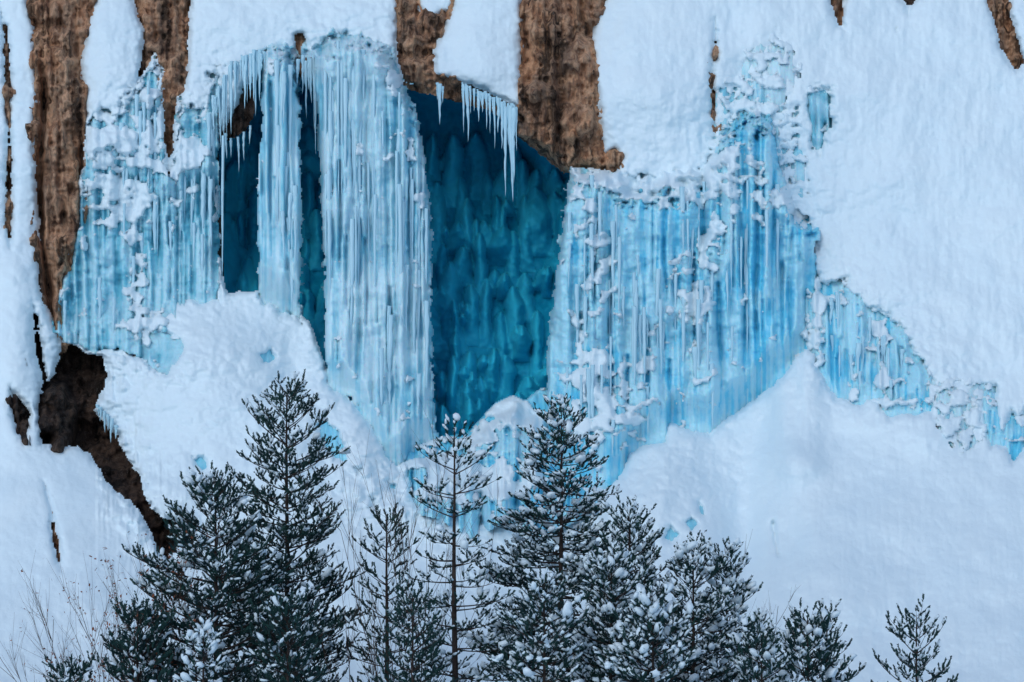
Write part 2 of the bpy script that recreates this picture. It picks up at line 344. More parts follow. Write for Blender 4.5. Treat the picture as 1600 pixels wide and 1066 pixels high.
# ------------------------------------------------------------------ frozen waterfalls
print('ice')
rs = np.random.RandomState(4)
WARP = 4*perlin(U/90, V/260, 71)+1.2*perlin(U/25, V/80, 72)+3*perlin(U/400, V/220, 73)
def crest(H, FR, u0, v0, w, L, p):
    '''a tier of ice that starts in a pointed crest and spreads downwards'''
    x = (U+WARP-u0); y = V-v0+2.5*n_edge
    ww = w*np.clip(y/(1.6*w), 0.001, 1)**.8
    h = p*np.sqrt(np.clip(1-(x/ww)**2, 0, None))*np.clip(y/(.5*w), 0, 1)**.6*np.clip((L-y)/(L*.6), 0, 1)
    h = np.where((y > 0) & (y < L), h*(1+.22*n_streak), 0); win = h > H
    FR[win] = FR[win]*.5+.5*.85; H[win] = h[win]+.25*H[win]
CRESTS = {'right': [(905,330,14,90,.9),(930,322,18,70,1.2),(926,362,26,120,1.5),(950,400,20,90,1.2),(928,420,26,150,1.7),(958,455,18,120,1.2),(905,500,24,130,1.5),(935,545,30,120,1.8),(912,588,22,110,1.9),(948,620,20,90,1.8),(925,650,34,110,2.1),
   (1120,345,30,110,1.5),(1100,400,22,90,1.4),(1098,455,38,140,1.9),(1060,420,18,90,1.2),(1022,500,20,160,1.6),(1008,560,22,110,1.5),(1085,580,24,100,1.3),(1145,320,20,80,1.2),(1160,470,18,120,1.1),(1180,330,16,90,1.0),(1225,300,18,80,1.1),(985,330,16,80,1.0),(1040,310,14,70,.9)],
 'pillar_b': [(648,225,24,70,1.0),(652,300,18,60,.9),(600,240,16,60,.7),(560,230,14,90,.8),(620,110,26,90,1.0),(655,440,14,80,.7)],
 'left': [(198,205,26,80,.9),(240,250,20,70,.8),(222,300,26,80,1.0),(170,270,24,80,.9),(290,250,18,90,.8),(130,378,16,110,.9),(262,360,12,140,.8),(216,330,12,80,.8),(300,240,20,70,.8)],
 'foot': [(800,628,34,90,1.6),(760,665,28,80,1.4),(838,650,26,90,1.5),(695,715,40,90,1.6),(735,728,34,80,1.5),(790,720,36,90,1.6),(840,720,34,80,1.5)],
 'lower_right': [(1375,470,18,80,.8),(1280,440,12,90,.7),(1415,560,14,60,.6)]}
def columns(H, FR, sdv, n, wr, pr, seed, hang=0.35, late=0.3, fmix=1.0):
    r = np.random.RandomState(seed); inside = sdv > 0
    cols = np.nonzero(inside.any(0))[0]
    for c in range(n):
        j = r.choice(cols); col = inside[:, j]; idx = np.nonzero(col)[0]
        runs = np.split(idx, np.nonzero(np.diff(idx) > 1)[0]+1); run = runs[r.randint(len(runs))] if r.rand() < .2 else max(runs, key=len)
        vt, vb = va[run[0]], va[run[-1]]; Lr = vb-vt
        if Lr < 12: continue
        w = wr[0]*(wr[1]/wr[0])**r.rand(); p = (pr[0]+(pr[1]-pr[0])*r.rand())
        v0 = vt-25 if r.rand() > late else vt+Lr*r.rand()*0.7
        v1 = vb+25 if r.rand() > hang else v0+(vb-v0)*(0.35+0.6*r.rand())
        tl = min((v1-v0)*0.85, 60+170*r.rand())
        i0 = max(0, int((v0-va[0])/STEP)); i1 = min(len(va)-1, int((v1-va[0])/STEP))
        if i1-i0 < 4: continue
        vv = va[i0:i1]; ww = w*np.minimum(1, np.sqrt(np.clip((vv-v0)/(1.2*w), 0, 1)))*np.clip((v1-vv)/tl, 0.02, 1)**0.6
        ww = ww*(.25+.75*np.clip((vv-v0)/(v1-v0), 0, 1)**.8 if r.rand() < .4 else 1)*(1+.16*perlin(vv/90.+c, vv*0+c*.37, seed)+.05*perlin(vv/14.+c, vv*0+c*.57, seed)); fj = .15+.85*r.rand()**.85; rise = sstep(0, 50, vv-v0)[:, None]
        uc = ua[j]+w*.5*perlin(vv/110.+c*3.1, vv*0+c*.7, seed+1)
        j0 = max(0, int((ua[j]-2*w-16-ua[0])/STEP)); j1 = min(len(ua), int((ua[j]+2*w+16-ua[0])/STEP)+2)
        x = (ua[None, j0:j1]+WARP[i0:i1, j0:j1]-uc[:, None])/ww[:, None]
        h = p*np.sqrt(np.clip(1-x*x, 0, None))*np.clip((vv-v0)/(2.5*w), 0, 1)[:, None]**.5
        old = H[i0:i1, j0:j1]; wn_ = h > old
        FR[i0:i1, j0:j1] = np.where(wn_, FR[i0:i1, j0:j1]*(1-fmix*rise)+fj*fmix*rise, FR[i0:i1, j0:j1])
        H[i0:i1, j0:j1] = np.maximum(old, h)
    return H

ICE_INFO = {
 'left': ('frozen_waterfall', 'blue ice curtain speckled with snow, at the left beside the brown rock pillar', 'frozen waterfall', 'ice_left'),
 'pillar_a': ('ice_column', 'narrow pale ice column standing alone left of the widest free hanging one', 'ice column', 'ice_pale'),
 'pillar_b': ('ice_column', 'tall wide pale ice column hanging in front of the cave, left of its mouth', 'ice column', 'ice_pale'),
 'right': ('frozen_waterfall', 'biggest bright blue ice curtain with snowy ledges, right of the cave mouth', 'frozen waterfall', 'ice_blue'),
 'lower_right': ('frozen_waterfall', 'slanting blue ice curtain under the edge of the right snow slope', 'frozen waterfall', 'ice_blue'),
 'far_right': ('frozen_waterfall', 'small blue ice tongues at the right edge of the picture', 'frozen waterfall', 'ice_blue'),
 'alcove': ('frozen_waterfall', 'little grey blue ice fall in a hollow of the upper right snow', 'frozen waterfall', 'ice_left'),
 'foot': ('ice_mound', 'snow topped blue ice lumps at the foot of the cave behind the trees', 'ice mound', 'ice_blue'),
 'fringe': ('ice_fringe', 'frosted ice showing through the snow above the biggest ice curtain, right of the rock sliver', 'ice fringe', 'ice_pale'),
 'fringe_low': ('ice_fringe', 'speckled frosted ice between the slanting curtain and the ice tongues at the right edge', 'ice fringe', 'ice_pale'),
 'oval': ('ice_patch', 'oval of bare blue ice in the snow mound below the wide ice column', 'ice patch', 'ice_blue'),
}
SB = YB-.45*n_big-.10*n_med          # the snow surface the ice sits in
ICE_H = {}; YICE = {}; YL = {}; TOPD = {}
par = {  # columns: big, medium, fine
 'left':      ((60, (14, 34), (.3, .8)), (90, (5, 14), (.25, .7)), (120, (2.5, 5), (.1, .35)), .28),
 'pillar_a':  ((9, (14, 24), (.5, .9)), (36, (5, 10), (.3, .7)), (70, (2.5, 5), (.2, .5)), .3),
 'pillar_b':  ((26, (14, 34), (.5, 1.1)), (64, (5, 14), (.3, .9)), (120, (2.5, 5), (.2, .6)), .4),
 'right':     ((42, (18, 40), (.6, 1.8)), (84, (6, 18), (.3, 1.1)), (130, (3, 6), (.15, .5)), .22),
 'lower_right': ((26, (10, 22), (.3, .8)), (80, (4, 10), (.3, .9)), (110, (2.5, 5), (.2, .7)), .35),
 'far_right': ((8, (8, 16), (.3, .6)), (20, (4, 8), (.3, .7)), (20, (2.5, 4), (.2, .6)), .3),
 'fringe':    ((10, (10, 20), (.2, .4)), (40, (4, 9), (.2, .4)), (60, (2.5, 5), (.1, .3)), .3),
 'fringe_low': ((6, (8, 14), (.2, .4)), (20, (4, 9), (.2, .4)), (30, (2.5, 5), (.1, .3)), .3),
 'alcove':    ((2, (8, 12), (.3, .4)), (12, (3, 7), (.3, .7)), (12, (2.5, 4), (.2, .5)), .1),
 'foot':      ((34, (18, 34), (.8, 2.2)), (50, (8, 14), (.5, 2.0)), (60, (3, 6), (.4, 1.4)), .15),
}
EDGE = {}
for si, (k, sdv) in enumerate(SI.items()):
    r = np.random.RandomState(si)
    H = np.zeros_like(U); FR = np.full(U.shape, .4)
    if k in par:
        A, B, C, hg = par[k]
        big_late = .75 if k == 'right' else (1.0 if k == 'foot' else .35)
        columns(H, FR, sdv, A[0], A[1], A[2], 100+si, hg*.3, big_late)
        H2 = np.zeros_like(U); columns(H2, FR, sdv, B[0], B[1], B[2], 200+si, hg, .35, .7); H = np.maximum(H, H2)+0.45*np.minimum(H, H2)
        H3 = np.zeros_like(U); columns(H3, FR, sdv, C[0], C[1], C[2], 300+si, hg, .45, .6); H = np.maximum(H, H3)+0.3*np.minimum(H, H3)
        for cc in CRESTS.get(k, []): crest(H, FR, *cc)
        # clefts between the columns
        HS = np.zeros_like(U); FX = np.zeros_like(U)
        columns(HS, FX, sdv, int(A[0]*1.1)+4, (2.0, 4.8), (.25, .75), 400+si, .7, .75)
        H = H+.35*np.abs(perlin((U+WARP)/34, V/420, 80+si))+.12*np.abs(perlin((U+WARP)/11, V/110, 90+si))+.25*n_lump*(k in ('right', 'left', 'foot'))+.5*np.abs(n_big)+.25*n_med*(k in ('right', 'pillar_b', 'left'))
        H = H-HS
        for _ in range(1): H = 1.1*(.5*H+.25*(np.roll(H, 1, 1)+np.roll(H, -1, 1)))
        FR = np.where(HS > .12, FR*.3, FR); FR = FR+.30*n_med+.25*n_big+.12*perlin((U+WARP)/7, V/200, 95+si)  # clefts: clear blue ice, with the light lost in the slots put into its colour
    if k in ('pillar_a', 'pillar_b'):
        rim = np.clip((sdv+2)/34, 0, 1); Y = np.minimum(100.4, YB+.9)-1.1*np.sqrt(1-(1-rim)**2)-0.8*H
    elif k == 'right':
        rim = np.clip((sdv+2)/30, 0, 1); rr = np.where(U < 1000, rim, 1)
        Y = np.minimum(100.6, YB+.8)-0.9*np.sqrt(1-(1-rr)**2)-.75*H-0.5*np.exp(-((U-945)/50)**2)*sstep(300, 520, V)
    elif k == 'foot': Y = YB+1.0-0.8*H-0.5*n_med
    elif k in par: Y = SB+0.6-.7*H
    else: Y = SB+0.06-.05*n_streak
    if k in par:
        ins = SI[k] > 0; anyc = ins.any(0); fv = np.where(anyc, va[np.argmax(ins, 0)], np.nan)
        cs = np.nonzero(anyc)[0]; fv = np.interp(np.arange(len(ua)), cs, fv[cs]); fv = np.convolve(np.pad(fv, 5, 'edge'), np.ones(11)/11, 'valid')
        dt = V-fv[None]+6*n_edge+16*n_fine+22*n_med; tk = sstep(-20, 34 if k != 'alcove' else 12, dt); YL[k] = Y.copy(); TOPD[k] = V-fv[None]
        Y = (SB+.32-.10*H)*(1-tk)+Y*tk
        lv = np.where(anyc, va[len(va)-1-np.argmax(ins[::-1], 0)], np.nan); lv = np.interp(np.arange(len(ua)), cs, lv[cs])
        db = np.clip(lv[None]-V, -20, 400); lim = SB+.16-2.4*sstep(-2, 90, db)-3*sstep(90, 300, db)
        if k != 'foot': Y = np.where((k != 'left') | (U > 222), np.maximum(Y, lim), Y)
    if k.startswith('fringe'): Y = SB+.10-.30*H
    Y = Y-0.05*n_streak-.10*n_big
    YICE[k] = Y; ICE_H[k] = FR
    free = {'pillar_a': 1, 'pillar_b': 1}.get(k, 0)
    F = sdv+(0 if free else 14)
    if k == 'left': F = np.where((V > 520) & (U < 222), sdv+1, np.where(U > 325, sdv+2, F))
    if k == 'right': F = np.where((U < 905) & (V < 640), sdv+1, F)
    F = F+(2.0*n_edge+2.5*n_streak+4*n_fine) if (free or k in ('left', 'right')) else F
    if free: F = np.where(SC < 4, sdv+12, F)
    EDGE[k] = F

# cave wall: a deep hollow lined with rounded ice knobs
print('cave')
rc = np.random.RandomState(9); HC = np.zeros_like(U)
FRC = np.full(U.shape, .12)
for c in range(330):
    u0 = rc.uniform(345, 900); v0 = 190+(rc.rand()**.8)*560; w = rc.uniform(6, 16)*(1 if rc.rand() < .75 else 2.2); Lc = rc.uniform(25, 130)
    i0 = max(0, int((v0-va[0])/STEP)); i1 = min(len(va), int((v0+Lc-va[0])/STEP)); vv = va[i0:i1]
    ww = w*np.sqrt(np.clip((vv-v0)/(1.5*w), 0, 1))*(1+.2*perlin(vv/18+c, vv*0+c*.3, 5))+.01
    fade = np.clip((v0+Lc-vv)/(Lc*.75), 0, 1)**.8
    j0 = int((u0-w*1.6-ua[0])/STEP); j1 = int((u0+w*1.6-ua[0])/STEP)+2
    uc = u0+3*perlin(vv/40+c, vv*0+c*.9, 6)
    x = (ua[None, j0:j1]-uc[:, None])/ww[:, None]
    h = rc.uniform(.8, 2.4)*np.sqrt(np.clip(1-x*x, 0, None))*fade[:, None]
    win = h > HC[i0:i1, j0:j1]; FRC[i0:i1, j0:j1][win] = rc.uniform(.3, .8)
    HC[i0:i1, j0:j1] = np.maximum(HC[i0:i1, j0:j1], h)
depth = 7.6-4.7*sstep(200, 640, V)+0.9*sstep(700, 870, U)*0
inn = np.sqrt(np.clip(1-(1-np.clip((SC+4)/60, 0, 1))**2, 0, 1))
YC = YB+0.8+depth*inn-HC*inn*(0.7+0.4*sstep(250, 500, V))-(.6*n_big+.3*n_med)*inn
tag(sheet('ice_cave', YC, SC > -10, M['ice_cave'], frost_shade=np.clip(FRC+.25*sstep(350, 700, V)+.15*n_med, 0, 1)), 'dark teal ice cave with knobbly frozen walls behind the ice columns', 'ice cave')  # lighter towards the floor: the cave's light gradient is painted into the colour

# ------------------------------------------------------------------ snow blanket (frontmost, with openings for rock and ice)
print('snow')
def amp(k):
    return {'left': 13, 'right': 15, 'pillar_b': 9, 'pillar_a': 7, 'lower_right': 9, 'far_right': 7, 'alcove': 5, 'scar': 6, 'fringe': 40, 'fringe_low': 34, 'upper_scar': 6, 'foot': 12, 'oval': 4, 'pocket_g': 9}.get(k, 2.5)
FS = np.full(U.shape, 200.0)
for k, s in SR.items():
    FS = np.minimum(FS, -s+2.4*n_edge*(1 if k != 'gully' else 1.4))
for k, s in SI.items():
    top = 1.0
    a = amp(k)
    low = sstep(-.4, .4, (V-np.interp(U, [90, 340, 500, 690, 900, 1260, 1460], [480, 440, 560, 640, 640, 560, 580]))/60)
    if k.startswith('fringe'): FS = np.where(s > -9, np.minimum(FS, -s*.6+34*(n_edge*.4+n_fine*1.0)+22), FS); continue
    FS = np.minimum(FS, -s+(a*(1-low)+3*low)*(n_edge*.6+n_fine*.9)) if a > 5 else np.minimum(FS, -s+a*n_edge)
FS = np.minimum(FS, -SC+3*n_edge-9*((V < 275) & (U > 632))+9*sstep(420, 470, V)*(U < 700))
# hairline pits in the upper right snow
pits = fbm(U, V, 16, 30, 31, 3, .6)-(1.42-0.5*np.exp(-((U-1400)/110)**2-((V-70)/75)**2)-.52*np.exp(-((U-1160)/90)**2-((V-215)/95)**2)-.25*np.exp(-((U-1040)/60)**2-((V-170)/110)**2))
pitd = np.clip(pits*3, 0, 1)
Rr = 12.0
cap = np.sqrt(np.clip(1-(1-np.clip(FS/Rr, 0, 1))**2, 0, 1))
near_ice = np.exp(-np.clip(-np.maximum.reduce([SI['left'], SI['right'], SI['pillar_b'], SI['lower_right'], SI['foot']]), 0, 200)/45)
near_ice = near_ice*(0.3+0.7*(1-sstep(560, 700, V)))
capk = 1-.75*np.exp(-np.clip(-np.maximum(SI['fringe'], SI['fringe_low']), 0, 99)/10)
YS = YB+.25*pitd-0.30*cap*capk+np.clip(-FS, 0, 20)*0.06-0.45*n_big-0.10*n_med-(0.02+.16*near_ice)*n_lump*1.3-(.012+.03*near_ice)*n_fine-.05*fbm(U, V, 40, 140, 12, 4, .6)*sstep(900, 1100, U)-.03*fbm(U, V, 12, 30, 13, 3)*sstep(900, 1100, U)*(1-sstep(600, 800, V))
YS = YS-.5*n_lump*np.exp(-((U-690)/150)**2-((V-770)/80)**2)-.10*n_lump*np.exp(-((U-430)/200)**2-((V-640)/130)**2)-.15*n_lump*np.exp(-((U-1080)/120)**2-((V-740)/60)**2)
# scalloped icy underside of the mound above the gully
gl = np.exp(-np.clip(-SR['gully'], 0, 100)/35)*(U > 150)
YS = YS-gl*(0.5*n_lump+.25*np.abs(n_streak))
keep = FS > -5
REG = [
 ('snow_band', 'narrow snow band running down between the two leftmost rocks', 'snow band', [(-170,-140),(42,-140),(52,100),(60,200),(58,300),(62,420),(95,520),(95,620),(66,560),(60,500),(40,440),(20,405),(-170,380)]),
 ('snow_bank', 'smooth snow bank in the lower left corner, left of the dark rock gully', 'snow bank', [(-170,380),(20,405),(40,440),(60,500),(66,600),(66,700),(130,690),(180,765),(230,815),(262,880),(290,960),(300,1250),(-170,1250)]),
 ('snow_bank', 'rounded snow cap between the tall rock pillar and the forked rock rib', 'snow cap', [(120,-140),(250,-140),(250,130),(235,260),(125,260)]),
 ('snow_bank', 'wide snow cap above the two free hanging ice columns', 'snow cap', [(270,-140),(640,-140),(640,150),(500,140),(420,130),(340,250),(262,250)]),
 ('snow_bank', 'snow cap bulging over the cave mouth between the two overhanging rocks', 'snow cap', [(640,-140),(830,-140),(830,220),(640,170)]),
 ('snow_mound', 'big snow mound at the foot of the ice, right of the dark gully', 'snow mound', [(140,440),(345,455),(480,480),(640,720),(660,800),(640,1250),(300,1250),(290,960),(262,880),(230,815),(130,690),(140,600)]),
]
lab = np.full(U.shape, -1)
jn = 10*n_fine
for i, (nm, lb, cat, p) in enumerate(REG):
    s = sdist(p, U, V); lab = np.where((s > 0) & (lab < 0), i, lab)
qlab = lab[:-1, :-1]
def sheet_lab(name, Y, keep, which, mat):
    kk = np.zeros_like(keep); m = (qlab == which)
    sel = keep[:-1, :-1] & keep[1:, :-1] & keep[:-1, 1:] & keep[1:, 1:] & m
    i, j = np.nonzero(sel); W = keep.shape[1]
    q = np.stack([i*W+j, (i+1)*W+j, (i+1)*W+j+1, i*W+j+1], -1)
    used, inv = np.unique(q.ravel(), return_inverse=True)
    P = at(U.ravel()[used], V.ravel()[used], Y.ravel()[used])
    k = np.argmin(P[:, 2]); org = (float(P[:, 0].mean()), float(P[k, 1]), float(P[k, 2]))
    return mesh_obj(name, P, inv, np.full(len(q), 4), mat, None, org)
for i, (nm, lb, cat, p) in enumerate(REG):
    tag(sheet_lab(nm, YS, keep, i, M['snow']), lb, cat)
tag(sheet_lab('snow_slope', YS, keep, -1, M['snow']), kind='structure')

# ------------------------------------------------------------------ build the ice things: ice sheet + snow clinging to its ledges
print('ice meshes'); ROOT_OF = {}
SPEC = {  # where loose snow clings: gaussians (u, v, su, sv, strength)
 'left': [(170,240,65,75,1.35),(245,180,30,70,.95),(300,240,32,80,.9),(205,330,60,40,.55),(205,420,22,90,.35),(215,400,14,120,.55),(160,310,60,30,.5),(225,550,14,30,.5),(240,505,35,16,1.2),(128,555,12,14,.8),(130,380,10,20,.6)],
 'pillar_a': [(425,95,25,25,.7),(430,230,20,120,.1)],
 'pillar_b': [(560,66,70,22,.55),(612,112,30,46,.85),(640,200,22,40,.6),(600,250,40,60,.25),(655,340,12,80,.35)],
 'right': [(1000,292,80,28,.9),(1140,260,70,70,1.0),(1215,330,40,60,.6),(1110,400,30,60,.6),(1065,430,25,80,.5),(925,400,45,140,.5),(925,590,45,90,.6),(1085,500,40,60,.45),(1010,560,20,80,.4),(985,640,20,60,.5),(1250,345,20,20,.7),(1080,280,60,30,.7)],
 'lower_right': [(1275,500,12,70,1.0),(1330,470,60,25,.5),(1370,520,20,30,.9),(1380,600,20,30,.8),(1335,590,10,60,.6),(1430,600,20,60,.3)],
 'far_right': [(1595,620,30,25,.9),(1600,660,12,30,.5)], 'alcove': [(1280,142,22,10,.9),(1296,215,14,25,.9)],
 'fringe': [(1190,180,90,150,.9)], 'fringe_low': [(1500,650,60,70,.8)],
 'foot': [(690,735,70,40,.5),(800,645,50,22,.6),(760,760,60,30,.5)],
}
for k in ICES:
    Y, F = YICE[k], EDGE[k]
    RX = np.maximum.reduce([v_ for k_, v_ in SR.items() if k_ not in ('lip', 'brow')])
    if k in TOPD: F = np.where((TOPD[k] < 30) & (TOPD[k] > -40) & (SC < 4), np.maximum(F, SI[k]+22), F)
    if k in TOPD: F = np.where(RX > 3, -1, F)
    edge_dive = np.clip(6-F, 0, 6)**2*0.012
    Y = Y+edge_dive
    kp = F > 0
    if k in ICE_INFO:
        nm, lb, cat, mt = ICE_INFO[k]
        ii, jj = np.nonzero(kp & (SI[k] > 0)); b = np.argmax(V[ii, jj])
        base = at(np.array(ua[jj].mean()), np.array(V[ii[b], jj[b]]), Y[ii[b], jj[b]])
        root = empty(nm, tuple(float(x) for x in base)); tag(root, lb, cat); ROOT_OF[k] = root
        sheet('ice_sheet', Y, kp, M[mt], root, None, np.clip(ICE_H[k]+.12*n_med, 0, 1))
        if k in SPEC:
            W = np.zeros_like(U)
            for (a, b_, c, d, s) in SPEC[k]: W = W+s*np.exp(-((U-a)/c)**2-((V-b_)/d)**2)
            for (a, b_, c, d, s) in CRESTS.get(k, []): W = W+.75*np.exp(-((U+WARP-a)/(c*.75))**2-((V-b_-c*.45)/(c*.6))**2)
            # ledges: the ice comes forward going down -> snow lies there
            Ys = YL.get(k, Y).copy()
            for _ in range(9): Ys = (Ys+np.roll(Ys, 1, 0)+np.roll(Ys, -1, 0)+np.roll(Ys, 1, 1)+np.roll(Ys, -1, 1))/5
            led = np.clip(-(np.roll(Ys, -2, 0)-np.roll(Ys, 2, 0))/(8*.025), -.5, 2.2)
            Ys = Y.copy()
            for _ in range(2): Ys = (Ys+np.roll(Ys, 1, 0)+np.roll(Ys, -1, 0)+np.roll(Ys, 1, 1)+np.roll(Ys, -1, 1))/5
            T = 1.05*W+0.62*led*(0.6+.6*np.clip(W, 0, 1))*(sstep(15, 60, TOPD[k]) if k in ('pillar_a', 'pillar_b') else 1)+0.95*fbm(U, V, 24, 20, 40, 4, .5)-1.0
            FP = T*14
            cp = np.sqrt(np.clip(1-(1-np.clip(FP/9, 0, 1))**2, 0, 1))
            YP = Ys-0.02-0.24*cp+np.clip(-FP, 0, 10)*0.06-0.10*n_lump*cp
            kk = (FP > -2.5) & kp & (F > 1.5)
            if kk.sum() > 60: tag(sheet('snow_cover', YP, kk, M['snow_rough'], root), kind='stuff')
    else:
        o = sheet('ice_patch', Y, kp, M['ice_pale' if k != 'upper_scar' and k != 'scar' else 'ice_left'])
        L = {'scar': 'notched pale ice scar right of the thin rock sliver', 'upper_scar': 'faint ice scar in the upper right snow, above the largest curtain',
             'pocket_a': 'heart shaped pair of ice pockets at the top of the snow mound', 'pocket_b': 'small ice pocket just below the bare ice oval',
             'pocket_c': 'ice pocket on the mound beneath the tip of the wide ice column', 'pocket_d': 'lowest ice pocket on the right flank of the snow mound',
             'tower': 'pointed ice patch on the snow, right of the largest dense pine', 'pocket_e': 'slanting ice patch to the upper right of the pointed one', 'pocket_f': 'highest of the three ice patches on the snow right of the dense pine',
             'pocket_g': 'speckled ice patch left of the ice tongues at the right edge', 'pocket_h': 'small forked ice pocket on the left flank of the snow mound'}
        tag(o, L[k], 'ice patch', 'bare ice patches in the snow')

# ------------------------------------------------------------------ hanging icicles, each its own
print('icicles')
def icicle(u, v, L, w, Y, rng, name='icicle', parent=None):
    n = 14; t = np.linspace(0, 1, n); s = K*Y
    zz = -t*L*s; wob = np.cumsum(rng.normal(0, .12, n))*w*.4*s
    P = at(np.array(float(u)), np.array(float(v)), float(Y))
    pts = np.stack([P[0]+wob, P[1]+wob*.5, P[2]+zz], -1)
    rad = w*s*.5*((1-t)**.75*(1+.16*rng.normal(0, 1, n)*(t > .05))+.03)
    mb = MB(); mb.tube(pts, rad, 7)
    if parent is None: return mb.build(name, M['icicle'], None, tuple(P))
    return mb.build(name, M['icicle'], parent, tuple(P))
ri = np.random.RandomState(3)
# long icicles fused to the front of the curtains
rp = np.random.RandomState(12)
for k, n_, lr in (('left', 34, (50, 170)), ('pillar_a', 14, (60, 220)), ('pillar_b', 44, (70, 300)), ('right', 60, (50, 190)), ('lower_right', 18, (30, 90))):
    ok = np.argwhere(SI[k] > 5); c = 0
    while c < n_:
        i, j = ok[rp.randint(len(ok))]; L = rp.uniform(*lr)
        i1 = i+int(L/STEP)
        if i1 >= len(va) or SI[k][i1, j] < 4: continue
        if k == 'pillar_b' and rp.rand() < .5 and SI[k][i, j] > 30: continue
        seg = YICE[k][i:i1, j]; Yc = float(np.percentile(seg, 35))
        icicle(ua[j], va[i], L, rp.uniform(4, 9), Yc, rp, 'icicle', ROOT_OF[k]); c += 1
hang = [(683,132,28,5),(687,134,64,8),(692,138,26,4)]
for u in (724,729,735,741,748,754,760,766,772,778,784,789,794,799,803,807): hang.append((u, 134+(u-724)*.42+ri.uniform(-2, 3), ri.uniform(30, 95), ri.uniform(3, 7)))
for u in range(722, 810, 6): hang.append((u, 134+(u-724)*.42+ri.uniform(-3, 3), ri.uniform(12, 45), ri.uniform(3, 5)))
hang += [(797,168,150,10),(803,172,118,9),(790,170,140,7)]
words = ['short', 'thin', 'stubby', 'slender', 'long', 'tapering']
hang.sort()
for i, (u, v, L, w) in enumerate(hang):
    o = icicle(u, v-3, L, w, 100.25, ri)
    if u < 700: lb = 'icicle hanging alone at the left end of the rock ledge over the cave'; g = 'icicles at the left end of the ledge'
    elif L > 105: lb = 'longest icicle of the row hanging from the snow cap over the cave mouth'; g = 'longest icicles over the cave mouth'
    else: lb = 'clear icicle in the row hanging from the snow cap over the cave mouth'; g = 'icicles over the cave mouth'
    tag(o, lb, 'icicle', g)
for u in range(333, 412, 3):
    top = np.interp(u, [334, 360, 385, 412], [150, 100, 82, 80])
    o = icicle(u+ri.uniform(-1.5, 1.5), top+ri.uniform(-4, 6), ri.choice([ri.uniform(20, 60), ri.uniform(60, 120)]), ri.uniform(3, 7), 100.4+ri.uniform(-.15, .15), ri)
    tag(o, 'frosted icicle hanging under the wide snow cap left of the narrow ice column', 'icicle', 'icicles left of the narrow ice column')
for u, L in ((474,60),(478,90),(482,50),(486,70),(490,120),(494,150),(466,45)):
    tag(icicle(u, 88+ri.uniform(-5, 8), L, ri.uniform(4, 8), 100.2, ri), 'icicle hanging in the gap between the two free standing ice columns', 'icicle', 'icicles in the gap between the ice columns')
tag(icicle(349, 212, 255, 5, 100.3, ri), 'very long thin icicle at the right edge of the left ice curtain', 'icicle')
for u, v, L in ((352,208,40),(361,216,30),(372,214,55),(381,206,45),(391,196,30)):
    tag(icicle(u, v, L, 5, 101.0, ri), 'short icicle under the dark rock lip at the upper left of the cave', 'icicle', 'icicles under the rock lip')
for u, v, L in ((152,640,18),(157,644,22),(163,650,34),(169,655,26),(175,662,38),(181,672,22)):
    tag(icicle(u, v-8, L, 6, ybase(np.array(float(u)), np.array(float(v)))-.3, ri), 'stubby icicle under the snow mound edge above the dark gully', 'icicle', 'icicles along the mound edge')

# ------------------------------------------------------------------ land outside the detailed part
print('land')
def outer():
    uu = np.unique(np.concatenate([np.linspace(-6000, -150, 60), np.linspace(-150, 1750, 40), np.linspace(1750, 7600, 60)]))
    vv = np.unique(np.concatenate([np.linspace(-1500, -124, 30), np.linspace(-124, 1234, 20)]))
    A, B = np.meshgrid(uu, vv); Y = ybase(A, B)+.25-2.0*fbm(A, B, 900, 700, 50, 3)*(sstep(0, 500, np.maximum(-A, A-1600))+sstep(0, 400, -B-120))
    core = (A > -150) & (A < 1750) & (B > -123)
    q = []; W = len(uu)
    for i in range(len(vv)-1):
        for j in range(W-1):
            if uu[j] >= -150 and uu[j+1] <= 1750 and vv[i] >= -124: continue
            q.append((i*W+j, (i+1)*W+j, (i+1)*W+j+1, i*W+j+1))
    return mesh_obj('hillside', at(A.ravel(), B.ravel(), Y.ravel()), np.array(q), np.full(len(q), 4), M['snow'])
tag(outer(), kind='structure')
def zground(x, y):
    z = np.interp(y, [-600, -60, 0, 25, 50, 66, 78, 84], [60, 6, -1.8, -9, -15.5, -17.2, -15.5, -11.8])
    return z
gx, gy = np.meshgrid(np.unique(np.concatenate([np.linspace(-700, -60, 40), np.linspace(-60, 60, 80), np.linspace(60, 700, 40)])), np.unique(np.concatenate([np.linspace(-600, 0, 50), np.linspace(0, 84, 60)])))
gz = zground(gx, gy)+.6*fbm(gx, gy, 22, 22, 61, 3)*sstep(5, 25, np.abs(gy))
W_ = gx.shape[1]; ii, jj = np.meshgrid(np.arange(gx.shape[0]-1), np.arange(W_-1), indexing='ij')
q = np.stack([ii*W_+jj, ii*W_+jj+1, (ii+1)*W_+jj+1, (ii+1)*W_+jj], -1).reshape(-1, 4)
tag(mesh_obj('ground', np.stack([gx, gy, gz], -1), q, np.full(len(q), 4), M['snow']), kind='structure')

